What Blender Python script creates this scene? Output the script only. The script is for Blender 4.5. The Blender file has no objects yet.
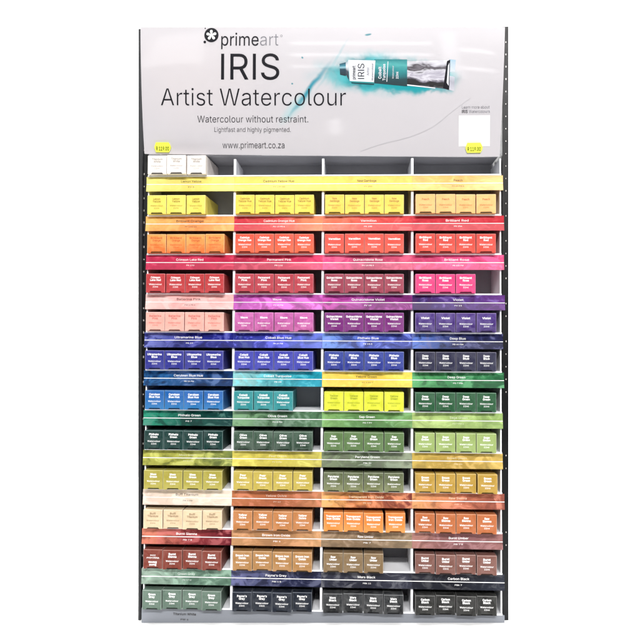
import bpy, bmesh, math, random
from mathutils import Vector, Matrix
from mathutils.geometry import delaunay_2d_cdt
random.seed(7)
S = bpy.context.scene
COL = S.collection
R = math.radians

# ------------------------------------------------------------------ colours and materials
def lin(c):
    out = []
    for v in c:
        v = v / 255.0
        out.append(v / 12.92 if v <= .04045 else ((v + .055) / 1.055) ** 2.4)
    return out
K = 0.80                                  # printed inks: picture value -> base colour
def ink(c, k=K):
    return tuple(min(.9, v * k) for v in lin(c)) + (1.0,)
def deep_ink(c):                          # saturated pigment on coated board
    v = lin(c); g = .3 * v[0] + .55 * v[1] + .15 * v[2]
    v = [x * .93 + g * .07 for x in v]; m = max(v)
    return tuple(min(.88, .83 * x ** 1.07 * (x / m) ** .02) for x in v) + (1.0,)

class NT:
    """tiny helper round a node tree"""
    def __init__(s, name, rough=.5, spec=.5):
        s.m = bpy.data.materials.new(name); s.m.use_nodes = True
        s.t = s.m.node_tree
        s.b = s.t.nodes['Principled BSDF']
        s.b.inputs['Roughness'].default_value = rough
        s.b.inputs['Specular IOR Level'].default_value = spec
    def n(s, kind, **kw):
        nd = s.t.nodes.new(kind)
        for k, v in kw.items(): setattr(nd, k, v)
        return nd
    def put(s, sock, v):
        if hasattr(v, 'is_linked') or hasattr(v, 'links'): s.t.links.new(v, sock)
        else: sock.default_value = v
    def math(s, op, a, b=None, clamp=False):
        nd = s.n('ShaderNodeMath', operation=op, use_clamp=clamp)
        s.put(nd.inputs[0], a)
        if b is not None: s.put(nd.inputs[1], b)
        return nd.outputs[0]
    def smooth(s, v, a, b):               # 0 at a, 1 at b
        nd = s.n('ShaderNodeMapRange', interpolation_type='SMOOTHSTEP')
        lo, hi, x, y = (a, b, 0., 1.) if a < b else (b, a, 1., 0.)
        s.put(nd.inputs[0], v)
        for i, q in enumerate((lo, hi, x, y)): nd.inputs[i + 1].default_value = q
        return nd.outputs[0]
    def mix(s, f, a, b, blend='MIX'):
        nd = s.n('ShaderNodeMix', data_type='RGBA', blend_type=blend)
        s.put(nd.inputs[0], f); s.put(nd.inputs[6], a); s.put(nd.inputs[7], b)
        return nd.outputs[2]
    def noise(s, vec, scale, detail=3, rough=.55, dist=0.):
        nd = s.n('ShaderNodeTexNoise')
        nd.inputs['Scale'].default_value = scale; nd.inputs['Detail'].default_value = detail
        nd.inputs['Roughness'].default_value = rough; nd.inputs['Distortion'].default_value = dist
        if vec is not None: s.put(nd.inputs['Vector'], vec)
        return nd
    def color(s, v): s.put(s.b.inputs['Base Color'], v)

def plain(name, c, rough=.5, spec=.5, k=K, metal=0, grain=0., gscale=60):
    q = NT(name, rough, spec)
    q.b.inputs['Metallic'].default_value = metal
    if grain:
        co = q.n('ShaderNodeTexCoord').outputs['Object']
        nz = q.noise(co, gscale, 4)
        a = ink(c, k * (1 - grain)); b = ink(c, k * (1 + grain))
        q.color(q.mix(nz.outputs[0], a, b))
        q.put(q.b.inputs['Roughness'], q.math('ADD', q.math('MULTIPLY', nz.outputs[0], .2), rough - .1))
    else: q.color(ink(c, k))
    return q.m

def wash(name, stops, mott=.35, seed=0., scale=22., rough=.3, half=.08):
    """watercolour wash printed along a strip: colours left to right, brushed streaks and blotches of pigment"""
    q = NT(name, .45, .1)
    tc = q.n('ShaderNodeTexCoord').outputs['Object']
    mp = q.n('ShaderNodeMapping'); q.put(mp.inputs[0], tc)
    mp.inputs['Location'].default_value = (seed, seed * .7, seed * 1.3)
    sep = q.n('ShaderNodeSeparateXYZ'); q.put(sep.inputs[0], tc)
    nz = q.noise(mp.outputs[0], scale, 5, .6, 1.0)
    x = q.math('ADD', q.math('MULTIPLY', sep.outputs[0], .5 / half), .5)
    x = q.math('ADD', x, q.math('MULTIPLY', q.math('SUBTRACT', nz.outputs[0], .5), .55))
    cr = q.n('ShaderNodeValToRGB'); q.put(cr.inputs[0], x)
    e = cr.color_ramp.elements
    while len(e) < len(stops): e.new(.5)
    for i, c in enumerate(stops):
        e[i].position = .06 + .88 * i / max(1, len(stops) - 1); e[i].color = deep_ink(c)
    st = q.n('ShaderNodeMapping'); q.put(st.inputs[0], mp.outputs[0]); st.inputs['Scale'].default_value = (1, 1, 1.5)
    st.inputs['Rotation'].default_value = (0, .35, 0)
    n2 = q.noise(st.outputs[0], scale * 1.5, 3.5, .52, 1.4)
    n3 = q.noise(st.outputs[0], scale * 5, 3, .6, .6)
    v = q.math('ADD', n2.outputs[0], q.math('MULTIPLY', q.math('SUBTRACT', n3.outputs[0], .5), .14))
    pale = q.smooth(v, .50, .66); dark = q.smooth(v, .50, .34)
    mid = deep_ink(stops[len(stops) // 2])[:3]
    c = q.mix(q.math('MULTIPLY', pale, min(.85, mott * 1.3)), cr.outputs[0], tuple(min(.85, v_ * 2.0 + .09) for v_ in mid) + (1,))
    c = q.mix(q.math('MULTIPLY', dark, min(.9, mott * 1.6)), c, tuple(v_ * .5 for v_ in deep_ink(stops[-1])[:3]) + (1,))
    q.color(c)
    q.b.inputs['Coat Weight'].default_value = .06; q.b.inputs['Coat Roughness'].default_value = .25
    bp = q.n('ShaderNodeBump'); bp.inputs['Strength'].default_value = .12; bp.inputs['Distance'].default_value = .002
    q.put(bp.inputs['Height'], q.noise(st.outputs[0], 14, 2).outputs[0]); q.put(q.b.inputs['Coat Normal'], bp.outputs[0])
    return q.m

def card(name, c, c2=None, mott=.25, rough=.42):
    """printed carton board with a soft wash that differs from box to box"""
    q = NT(name, rough, .14)
    tc = q.n('ShaderNodeTexCoord').outputs['Object']
    oi = q.n('ShaderNodeObjectInfo')
    cb = q.n('ShaderNodeCombineXYZ')
    for i in range(3): q.put(cb.inputs[i], q.math('MULTIPLY', oi.outputs['Random'], 7. + i))
    ad = q.n('ShaderNodeVectorMath', operation='ADD'); q.put(ad.inputs[0], tc); q.put(ad.inputs[1], cb.outputs[0])
    nz = q.noise(ad.outputs[0], 55, 5, .6, .8)
    base = deep_ink(c)
    if c2 is not None:
        sep = q.n('ShaderNodeSeparateXYZ'); q.put(sep.inputs[0], tc)
        f = q.math('ADD', q.math('MULTIPLY', sep.outputs[2], 30.), q.math('MULTIPLY', nz.outputs[0], .7))
        base = q.mix(q.smooth(f, .25, 1.2), deep_ink(c2), base)
    lo = q.mix(1., base, (.74, .74, .76, 1), 'MULTIPLY'); hi = q.mix(.07, base, (.8, .8, .8, 1))
    cc = q.mix(q.smooth(nz.outputs[0], .3, .7), lo, hi)
    cc = q.mix(mott * 2, base, cc)
    fine = q.noise(tc, 900, 2)
    bp = q.n('ShaderNodeBump'); bp.inputs['Strength'].default_value = .06; bp.inputs['Distance'].default_value = .0005
    q.put(bp.inputs['Height'], fine.outputs[0]); q.put(q.b.inputs['Normal'], bp.outputs[0])
    q.color(cc)
    return q.m

# ------------------------------------------------------------------ mesh helpers
class MB:
    def __init__(s): s.v = []; s.f = []; s.mi = []; s.uv = {}
    def add(s, vs, fs, mi=0):
        o = len(s.v); s.v += [tuple(v) for v in vs]
        for f in fs: s.f.append([o + i for i in f]); s.mi.append(mi)
        return o
    def box(s, x0, x1, y0, y1, z0, z1, mi=0):
        vs = [(x, y, z) for z in (z0, z1) for y in (y0, y1) for x in (x0, x1)]
        s.add(vs, [(0, 2, 3, 1), (4, 5, 7, 6), (0, 1, 5, 4), (2, 6, 7, 3), (0, 4, 6, 2), (1, 3, 7, 5)], mi)
    def prism(s, poly, x0, x1, mi=0):     # poly in (y, z), counter-clockwise seen from +x
        n = len(poly)
        vs = [(x0, y, z) for y, z in poly] + [(x1, y, z) for y, z in poly]
        fs = [list(range(n))[::-1], list(range(n, 2 * n))] + [(i, (i + 1) % n, n + (i + 1) % n, n + i) for i in range(n)]
        s.add(vs, fs, mi)
    def build(s, name, mats, parent=None, bevel=0, loc=None):
        me = bpy.data.meshes.new(name)
        me.from_pydata(s.v, [], s.f)
        for m in (mats if isinstance(mats, (list, tuple)) else [mats]): me.materials.append(m)
        for p, m in zip(me.polygons, s.mi): p.material_index = m
        if s.uv:
            uvl = me.uv_layers.new(name='UVMap')
            for lp in me.loops:
                uvl.data[lp.index].uv = s.uv.get(lp.vertex_index, (0, 0))
        me.update()
        o = bpy.data.objects.new(name, me); COL.objects.link(o)
        if parent: o.parent = parent
        if loc: o.location = loc
        if bevel:
            b = o.modifiers.new('bevel', 'BEVEL'); b.width = bevel; b.segments = 2; b.limit_method = 'ANGLE'
        return o

_tc = {}
GLYPHS = """
' 206 78 318,70 509,136 509,128 318
. 188 95 -4,78 -1,63 9,53 24,50 41,53 59,63 73,78 83,95 87,113 83,128 73,138 59,141 41,138 24,128 9,113 -1
0 453 227 -7,174 1,130 24,95 62,69 113,53 178,48 254,53 330,69 395,95 447,130 484,174 508,227 516,279 508,323 484,358 447,384 395,400 330,405 254,400 178,384 113,359 62,323 24,279 1|227 50,261 56,290 74,313 103,330 144,340 194,344 254,340 314,330 365,313 405,290 435,261 453,227 460,192 453,163 435,140 405,123 365,113 314,109 254,113 194,123 144,140 103,163 74,192 56
1 453 76 0,76 55,391 55,391 0|276 509,276 0,212 0,212 448,86 358,86 427,198 509
2 453 64 0,64 47,234 229,282 282,311 327,320 371,317 397,308 419,293 436,273 449,224 460,196 457,172 447,153 433,139 413,130 390,127 362,66 362,71 405,86 442,111 473,143 496,182 511,225 516,268 511,306 497,337 474,361 445,376 411,381 372,371 318,336 259,267 180,153 60,389 57,389 0
3 453 218 -7,173 -3,133 10,98 30,70 57,52 91,44 132,109 132,115 107,126 87,144 71,165 59,219 50,275 61,297 74,315 93,325 116,329 145,326 172,316 196,299 217,275 234,242 244,201 248,157 248,157 299,288 448,70 452,70 509,372 509,372 461,211 278,211 289,264 288,308 276,344 253,371 222,387 186,393 145,387 103,370 66,344 36,309 12,266 -2
4 453 40 105,40 158,247 509,311 509,109 166,413 163,413 105|282 0,282 121,282 146,282 318,343 318,343 0
5 453 221 -7,178 -2,140 11,108 32,83 60,66 93,60 130,122 130,127 108,138 89,173 60,221 50,250 53,276 64,298 82,314 104,324 131,328 162,324 193,314 221,297 244,275 262,248 273,218 277,167 268,128 246,67 253,96 509,366 509,366 452,151 452,134 301,178 325,229 334,263 330,294 321,321 306,345 285,364 260,379 231,388 199,391 163,385 117,369 76,343 41,309 15,268 -1
6 453 226 -7,182 -1,142 15,109 40,84 74,69 115,64 162,68 199,80 239,137 340,252 509,322 509,151 261,145 261,165 288,196 307,235 314,278 309,316 295,346 271,370 240,384 201,389 157,384 112,368 73,343 39,310 14,271 -2|226 48,254 52,279 63,299 79,314 101,324 128,327 157,324 187,314 213,299 235,279 251,254 262,226 265,198 262,174 252,153 235,138 214,128 188,125 158,128 128,138 102,153 79,174 63,198 52
7 453 97 0,323 448,62 452,62 509,391 509,391 449,165 0
8 453 226 -7,178 -2,136 11,101 33,74 62,57 96,52 135,55 166,65 195,81 220,101 241,125 256,153 265,119 282,93 308,76 342,70 380,75 417,90 450,114 477,146 498,184 511,226 516,269 511,306 498,337 477,361 450,377 417,382 380,376 342,359 308,333 282,300 267,327 256,351 241,372 220,387 195,397 166,401 135,395 96,378 62,352 33,317 11,275 -2|226 49,258 52,285 60,307 74,323 91,333 113,337 139,333 165,322 189,305 208,283 223,256 232,226 235,196 232,169 223,147 208,130 189,119 165,115 139,119 113,129 91,145 74,167 60,195 52|226 290,274 300,293 313,307 330,316 351,319 376,316 399,308 420,294 437,275 449,226 460,177 449,159 437,145 420,136 399,133 376,136 351,145 330,159 313,178 300
9 453 226 516,271 510,310 494,343 468,368 434,384 393,389 347,385 309,373 270,315 168,200 0,130 0,301 248,307 248,287 221,257 202,218 195,175 199,137 214,106 237,83 269,68 307,64 352,69 397,85 436,110 469,143 494,182 510|226 460,199 457,174 446,154 429,138 407,129 381,125 352,129 322,138 295,154 274,174 257,199 247,226 243,254 247,279 257,299 273,314 295,324 321,327 350,324 381,314 407,299 429,279 446,254 457
: 188 95 -4,78 -1,63 9,53 24,50 41,53 59,63 73,78 83,95 87,113 83,128 73,138 59,141 41,138 24,128 9,113 -1|95 271,78 274,63 284,53 299,50 316,53 334,63 349,78 359,95 362,113 359,128 349,138 334,141 316,138 299,128 284,113 274
A 480 16 0,201 509,276 509,463 0,395 0,287 302,264 372,232 478,245 478,213 371,191 302,85 0|110 142,110 199,370 199,370 142
B 456 60 0,60 509,241 509,289 504,329 491,359 469,381 442,394 410,398 374,395 344,387 320,356 286,315 267,339 257,363 245,385 227,402 203,414 173,418 136,413 100,400 67,377 39,344 18,301 4,247 0|125 57,245 57,296 63,330 80,349 105,355 137,352 161,342 184,327 203,306 218,279 228,248 231,125 231|125 285,238 285,288 296,308 309,323 326,333 348,336 372,330 403,313 429,283 446,240 452,125 452
C 510 267 -7,205 1,150 25,104 63,70 115,48 179,40 254,48 329,70 393,104 445,150 484,205 508,267 516,340 504,373 490,402 471,427 447,448 418,463 385,473 348,408 348,389 395,357 428,315 449,267 456,223 450,184 432,150 403,125 364,109 314,103 254,109 194,125 145,151 105,184 76,223 59,267 53,315 60,357 81,389 114,408 160,473 160,463 124,448 91,428 62,402 38,373 19,341 5,305 -4
D 502 219 0,96 0,96 57,215 57,272 63,318 81,354 110,379 149,394 198,399 255,394 312,379 361,354 399,320 428,275 446,221 452,93 452,93 509,225 509,294 501,353 478,399 441,433 391,455 329,462 255,455 181,433 119,398 68,351 31,291 8|125 509,125 0,60 0,60 509
F 410 60 0,60 509,369 509,369 452,125 452,125 278,346 278,346 221,125 221,125 0
G 520 269 -7,205 1,149 25,104 64,69 116,47 179,40 254,47 329,69 393,103 445,149 484,203 508,265 516,304 513,340 504,374 489,403 469,429 445,449 416,465 384,474 349,408 349,387 393,356 427,315 448,265 456,222 450,183 432,150 404,125 364,109 314,103 254,109 194,125 145,151 105,184 76,224 59,269 53,309 57,345 71,374 93,396 123,410 160,415 202,434 199,283 199,283 256,478 256,478 200,471 141,451 91,419 50,377 19,326 0
H 517 60 0,60 509,125 509,125 289,392 289,392 509,457 509,457 0,392 0,392 232,125 232,125 0
I 193 66 0,66 509,128 509,128 0
L 393 60 0,60 509,125 509,125 57,361 57,361 0
M 628 60 0,60 509,152 509,277 187,287 159,299 123,311 84,322 49,307 49,318 83,330 121,342 158,352 187,476 509,568 509,568 0,504 0,504 291,504 327,505 369,506 413,507 457,513 457,498 409,482 363,467 322,456 291,342 0,286 0,170 291,159 321,145 361,129 408,112 457,119 457,120 416,121 372,122 328,122 291,122 0
N 523 60 0,60 509,136 509,343 183,363 151,388 107,414 55,405 54,401 108,399 157,399 195,399 509,463 509,463 0,387 0,202 290,177 331,148 381,108 452,119 454,122 384,124 328,125 291,125 0
O 533 267 -7,205 1,150 25,105 63,70 115,48 179,40 254,48 329,70 393,105 445,150 484,205 508,267 516,329 508,384 484,429 445,464 393,486 329,493 254,486 179,464 115,429 63,384 25,329 1|267 53,310 59,349 76,383 105,408 144,425 194,430 254,425 314,408 365,383 404,349 433,310 450,267 456,223 450,184 433,151 404,125 364,109 314,103 254,109 194,125 144,151 105,184 76,223 59
P 445 60 0,60 509,235 509,289 503,332 487,366 462,390 430,404 391,409 348,404 304,390 265,366 233,332 207,289 191,235 186,109 186,109 242,233 242,269 246,297 256,318 272,333 294,342 319,344 348,342 376,333 402,318 423,297 439,268 449,232 452,125 452,125 0
Q 533 245 159,313 159,369 85,384 65,468 -48,401 -48,346 27,331 46|267 -7,205 1,150 25,105 63,70 115,48 179,40 254,48 329,70 393,105 445,150 484,205 508,267 516,329 508,384 484,429 445,464 393,486 329,493 254,486 179,464 115,429 63,384 25,329 1|267 53,310 59,349 76,383 105,408 144,425 194,430 254,425 314,408 365,383 404,349 433,310 450,267 456,223 450,184 433,151 404,125 364,109 314,103 254,109 194,125 144,151 105,184 76,223 59
R 449 60 0,60 509,236 509,290 504,333 489,367 465,390 433,405 395,409 352,405 309,390 271,367 240,333 217,289 203,236 198,96 198,96 255,234 255,269 258,298 267,319 281,334 300,342 324,345 352,342 380,334 405,319 425,298 440,269 449,233 452,125 452,125 0|353 0,230 229,303 229,428 0
S 447 224 -9,172 -4,128 9,91 31,64 60,46 96,38 137,104 137,110 110,123 88,142 71,166 59,224 49,257 52,286 60,311 74,329 92,341 114,346 139,342 161,332 179,296 205,245 222,184 239,128 260,86 289,60 326,52 372,58 413,75 448,102 476,138 498,180 511,227 516,275 511,316 498,351 476,377 449,394 415,401 378,337 378,326 412,302 437,267 453,225 459,194 456,167 448,145 435,129 418,118 398,115 376,119 352,131 334,169 308,212 293,264 279,312 264,359 238,395 198,405 171,408 139,403 99,386 64,360 34,323 11,278 -4
T 449 32 452,32 509,417 509,417 452,257 452,257 0,193 0,193 452
U 517 259 -8,203 -2,154 15,114 43,85 80,66 124,60 173,60 509,124 509,124 178,128 144,141 113,160 87,187 68,220 56,259 52,298 56,331 68,357 87,377 113,389 144,393 178,393 509,457 509,457 173,451 124,433 80,403 43,363 15,315 -2
V 480 204 0,16 509,84 509,192 206,215 137,248 31,235 31,267 138,290 206,395 509,463 509,278 0
W 686 155 0,16 509,82 509,163 196,175 145,187 94,197 40,189 40,200 94,211 145,224 196,306 509,380 509,462 196,474 145,486 94,497 40,488 40,499 94,510 145,523 196,603 509,670 509,530 0,455 0,368 323,351 391,336 475,350 475,335 395,318 323,230 0
Y 472 203 0,203 208,16 509,91 509,192 344,222 292,250 230,224 230,251 293,280 344,381 509,455 509,268 208,268 0
a 389 160 -9,126 -5,94 5,68 22,48 45,35 73,30 108,34 138,43 161,58 179,78 193,125 211,178 220,234 227,265 235,273 243,276 255,267 297,240 322,196 331,149 322,118 301,100 274,41 291,57 322,79 346,104 364,133 375,194 384,239 379,286 360,306 343,322 320,333 290,337 251,337 0,277 0,277 52,252 25,215 1|170 45,202 49,228 59,248 74,263 93,272 115,276 138,276 190,259 182,231 176,200 171,175 168,134 159,103 139,95 124,92 105,102 72,130 52
b 424 229 -8,198 -5,172 4,138 31,118 59,112 59,112 0,53 0,53 509,114 509,114 319,137 346,171 373,197 381,229 384,274 378,313 361,345 332,370 293,385 245,390 189,385 133,370 84,346 45,313 16,274 -2|220 47,253 51,279 66,301 88,316 117,325 151,328 189,325 227,316 261,301 290,280 311,253 325,220 330,188 325,161 312,140 291,125 263,116 229,113 189,116 150,125 115,140 86,162 65,188 51
c 396 207 -8,159 -2,117 16,82 46,56 85,40 133,34 187,40 243,56 291,82 330,117 360,159 378,207 384,260 377,305 356,340 322,362 277,303 262,290 289,270 311,242 325,207 330,173 325,145 310,124 287,108 258,99 224,96 187,99 151,108 117,124 89,145 66,173 51,207 46,243 52,271 66,292 89,304 117,363 102,341 56,306 21,261 -1
d 424 195 -8,151 -2,111 16,79 45,55 84,39 133,34 189,39 245,55 293,79 332,112 361,151 378,196 384,228 381,253 373,287 346,306 319,311 509,372 509,372 0,313 0,313 59,307 59,287 31,252 4,227 -5|205 47,236 51,263 65,284 86,299 115,309 150,312 189,309 229,300 263,284 291,263 312,237 325,205 330,172 325,145 311,124 290,108 261,99 227,96 189,99 151,109 117,124 88,145 66,172 51
e 404 212 -8,161 -2,117 16,82 46,56 85,40 132,34 187,39 242,55 290,81 329,115 359,157 378,205 384,266 374,294 361,319 341,341 315,357 282,368 242,371 194,371 169,75 169,75 221,338 221,310 202,307 237,298 269,283 294,263 314,237 326,205 330,173 326,146 313,125 294,109 270,99 241,96 211,96 178,100 139,110 106,128 80,151 61,179 50,212 46,254 53,285 73,306 105,365 91,353 63,335 39,311 19,283 4,249 -5
f 254 228 379,228 327,6 327,6 379|81 0,81 432,84 461,96 486,113 505,135 519,187 530,222 527,243 521,227 468,215 472,195 474,171 470,154 460,145 443,142 419,142 0
g 425 207 -151,168 -148,134 -140,82 -110,51 -69,101 -41,122 -66,154 -88,207 -97,249 -92,282 -75,304 -47,311 -6,311 68,287 41,252 16,227 8,195 5,152 10,113 27,80 53,55 90,39 136,34 191,39 246,55 293,80 332,112 361,152 378,196 384,228 382,253 373,288 346,308 319,313 379,372 379,372 -9,367 -54,350 -90,324 -117,291 -136,251 -147|205 59,237 63,264 75,285 95,300 121,309 154,312 193,309 231,300 264,285 291,264 312,237 325,205 330,172 325,145 312,124 290,109 262,99 229,96 193,99 155,109 123,124 96,145 76,172 63
h 410 114 227,114 0,53 0,53 509,114 509,114 287,102 287,124 332,152 362,187 379,227 384,264 380,295 369,321 349,341 321,353 285,357 240,357 0,296 0,296 235,290 275,273 304,246 323,210 329,184 326,161 317,141 303,126 283,117 257
i 167 53 0,53 379,114 379,114 0|84 443,67 446,54 455,44 468,41 483,44 499,54 512,67 521,84 524,100 521,114 512,123 499,126 483,123 468,114 455,100 446
k 381 110 137,110 212,121 212,284 379,360 379,184 199,177 199|53 0,53 509,114 509,114 0|294 0,148 186,191 229,372 0
l 189 139 -2,101 3,74 20,58 47,53 84,53 509,114 509,114 99,120 62,130 54,146 52,160 53,170 54,181 3,162 -1
m 610 53 0,53 379,112 379,112 295,118 323,132 346,172 376,219 386,257 380,287 361,309 331,321 295,312 295,322 321,337 343,381 375,437 386,468 383,497 372,522 354,541 328,553 296,557 255,557 0,496 0,496 254,490 289,473 313,447 326,419 330,395 328,374 320,345 290,335 247,335 0,274 0,274 260,269 288,253 311,229 326,199 330,158 320,140 307,126 289,117 266,114 238,114 0
n 410 114 227,114 0,53 0,53 379,112 379,112 287,102 287,124 332,152 362,187 379,227 384,264 380,295 369,321 349,341 321,353 285,357 240,357 0,296 0,296 235,290 275,273 304,246 323,210 329,184 326,161 317,141 303,126 283,117 257
o 415 207 -8,159 -2,117 16,82 46,56 85,40 133,34 187,40 243,56 291,82 330,117 360,159 378,207 384,256 378,299 360,333 330,359 291,376 243,381 187,376 133,359 85,333 46,299 16,256 -2|207 46,242 51,270 66,292 89,307 117,316 151,319 187,316 224,307 258,292 287,270 310,242 325,207 330,173 325,145 310,124 287,108 258,99 224,96 187,99 151,108 117,124 89,145 66,173 51
p 424 53 -143,53 379,112 379,112 319,118 319,137 346,171 373,197 381,229 384,274 378,313 361,345 332,370 293,385 245,390 189,385 133,370 84,346 45,313 16,274 -2,229 -8,198 -5,173 4,138 31,118 59,114 -143|220 47,253 51,279 66,301 88,316 117,325 151,328 189,325 227,316 261,301 290,280 311,253 325,220 330,188 325,161 312,140 291,125 263,116 229,113 189,116 150,125 115,140 86,162 65,188 51
q 424 372 -143,311 -143,311 59,287 31,252 4,227 -5,195 -8,151 -2,111 16,79 45,55 84,39 133,34 189,39 245,55 293,79 332,112 361,151 378,196 384,228 381,253 373,287 346,307 319,313 319,313 379,372 379|205 47,236 51,263 65,284 86,299 115,309 150,312 189,309 229,300 263,284 291,263 312,237 325,205 330,172 325,145 311,124 290,108 261,99 227,96 189,99 151,109 117,124 88,145 66,172 51
r 259 53 0,53 379,112 379,112 321,130 347,152 367,181 380,213 385,229 384,243 384,243 322,230 324,207 326,182 323,159 315,140 301,126 284,117 262,114 237,114 0
s 365 182 -8,145 -5,112 3,84 18,62 38,45 63,36 94,94 107,105 79,124 60,150 49,181 45,217 50,244 62,262 81,268 103,265 121,254 136,237 147,212 155,149 170,104 186,72 208,53 237,47 274,51 305,65 332,87 354,115 370,149 381,187 384,223 381,254 372,279 358,299 339,324 290,268 277,258 298,243 316,219 328,187 333,156 329,131 317,114 299,109 277,112 258,124 243,172 223,229 209,275 194,306 171,325 142,331 107,326 75,312 47,290 24,260 6,223 -5
t 227 204 379,204 327,6 327,6 379|65 471,126 471,126 98,128 76,136 61,150 53,170 50,185 51,202 54,213 2,192 -3,168 -4,125 2,92 21,72 52,65 93
u 410 182 -5,146 -1,115 11,89 31,69 59,57 95,53 139,53 379,114 379,114 144,119 105,137 75,164 56,200 50,226 53,249 62,268 77,283 97,293 122,296 153,296 379,357 379,357 0,298 0,298 92,307 92,286 47,257 17,222 0
v 389 163 0,17 379,84 379,165 155,187 87,206 21,184 21,203 87,224 155,305 379,371 379,226 0
w 567 138 0,23 379,87 379,133 214,154 137,175 41,165 41,186 135,206 214,252 379,316 379,362 214,382 136,402 41,391 41,413 135,434 214,480 379,545 379,429 0,368 0,319 172,305 225,291 280,277 338,291 338,277 280,263 225,248 172,199 0
x 379 21 0,171 218,171 171,29 379,100 379,147 306,179 253,207 206,175 206,202 253,233 306,282 379,352 379,209 169,209 214,358 0,287 0,231 85,200 136,173 182,205 182,178 136,148 85,91 0
y 389 47 -139,61 -86,71 -87,104 -89,130 -74,151 -36,163 -1,17 379,84 379,165 155,187 87,206 21,184 21,202 87,224 155,305 379,371 379,204 -58,177 -107,139 -136,91 -145,65 -143
z 380 42 0,42 46,254 320,48 323,48 379,333 379,333 331,126 60,339 56,339 0
"""
FONT = {}
for _l in GLYPHS.strip('\n').split('\n'):
    _a, _c = _l[2:].split(' ', 1)
    FONT[_l[0]] = (int(_a) / 1000., [[tuple(int(q) / 1000. for q in p.split(' ')) for p in k.split(',')] for k in _c.split('|')])
def _grow(poly, d):                       # thicken (or thin) a clockwise outline
    n = len(poly); out = []
    for i in range(n):
        a, b, c = poly[i - 1], poly[i], poly[(i + 1) % n]
        u = Vector((b[0] - a[0], b[1] - a[1])).normalized(); v = Vector((c[0] - b[0], c[1] - b[1])).normalized()
        n1, n2 = Vector((-u.y, u.x)), Vector((-v.y, v.x))
        m = n1 + n2
        if m.length < .2: m = n1
        else: m = m.normalized() / max(.5, m.normalized().dot(n1))
        out.append((b[0] + m.x * d, b[1] + m.y * d))
    return out
_gc = {}
def glyph(ch, offset):
    """one character filled by the non-zero winding rule"""
    k = (ch, offset)
    if k in _gc: return _gc[k]
    polys = FONT[ch][1]
    if offset: polys = [_grow(p, offset) for p in polys]
    vs, es = [], []
    for p in polys:
        o = len(vs); n = len(p)
        vs += [Vector(q) for q in p]; es += [(o + i, o + (i + 1) % n) for i in range(n)]
    v2, _, f2 = delaunay_2d_cdt(vs, es, [], 0, 1e-5)[:3]
    keep = []
    for f in f2:
        cx = sum(v2[i].x for i in f) / len(f); cy = sum(v2[i].y for i in f) / len(f)
        w = 0
        for p in polys:
            for i in range(len(p)):
                (ax, ay), (bx, by) = p[i - 1], p[i]
                if (ay <= cy) != (by <= cy):
                    if ax + (cy - ay) / (by - ay) * (bx - ax) > cx: w += 1 if by > ay else -1
        if w: keep.append(list(f))
    used = sorted({i for f in keep for i in f}); rm = {q: n for n, q in enumerate(used)}
    vv = [(v2[i].x, v2[i].y) for i in used]; ff = []
    for f in keep:
        f = [rm[i] for i in f]
        ar = sum(vv[f[i]][0] * vv[f[(i + 1) % 3]][1] - vv[f[(i + 1) % 3]][0] * vv[f[i]][1] for i in range(3))
        if abs(ar) > 1e-9: ff.append(f if ar > 0 else f[::-1])
    _gc[k] = (vv, ff)
    return _gc[k]
def glyphs(text, offset=0.):
    """a line of text: (verts2d, faces, (x0, x1, y0, y1))"""
    k = (text, offset)
    if k in _tc: return _tc[k]
    x = 0.; vs, fs = [], []
    for ch in text:
        if ch == ' ': x += .188; continue
        gv, gf = glyph(ch, offset); o = len(vs)
        vs += [(x + px, py) for px, py in gv]; fs += [[o + i for i in f] for f in gf]
        x += FONT[ch][0] + max(0, offset)
    xs = [v[0] for v in vs]; ys = [v[1] for v in vs]
    _tc[k] = (vs, fs, (min(xs), max(xs), min(ys), max(ys)))
    return _tc[k]
CAP = glyphs('H')[2][3]

def put_text(mb, text, fn, cx, base, cap, width=None, offset=0., mi=0, align='c', flip=False, aspect=1.):
    """fn(x, y) -> 3-D; cap = capital height, width = wanted total width (else natural * aspect)"""
    vs, fs, (x0, x1, y0, y1) = glyphs(text, offset)
    sy = cap / CAP
    sx = width / (x1 - x0) if width else sy * aspect
    w = (x1 - x0) * sx
    left = cx - w / 2 if align == 'c' else cx
    pts = []
    for x, y in vs:
        px, py = (x - x0) * sx, y * sy
        if flip: pts.append(fn(left + w - px, base + cap - py))
        else: pts.append(fn(left + px, base + py))
    mb.add(pts, fs, mi)

def tag(o, label=None, cat=None, group=None, kind=None):
    if label: o['label'] = label
    if cat: o['category'] = cat
    if group: o['group'] = group
    if kind: o['kind'] = kind
    return o

# ------------------------------------------------------------------ stand dimensions
CW, RP = .160, .07028                   # column and row pitch
DZ = [1.2, -.6, -.4, -1.6, -.1, 1.6, .5, -.2, -.35, .3, -.3, -.3]
EL = [-1.0, -1.6, -.3, -.2, -1.3, -1.6, -1.5, -1.4, -.6, -1.5, -1.5, -.4]      # how far each strip sticks out at its ends, mm
ER = [.6, 2.2, 2.0, 3.4, -.1, 1.5, -.8, -1.1, 1.8, -1.5, 1.5, 1.0]
zline = [(5 - i) * RP + DZ[i] * .001 for i in range(12)]
DEPTH = .086
FLOOR_L, FLOOR_R = -.4342, -.4208       # the floor rises a little to the right
def floor_z(x): return FLOOR_L + (x + .3205) / .6418 * (FLOOR_R - FLOOR_L)

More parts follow.
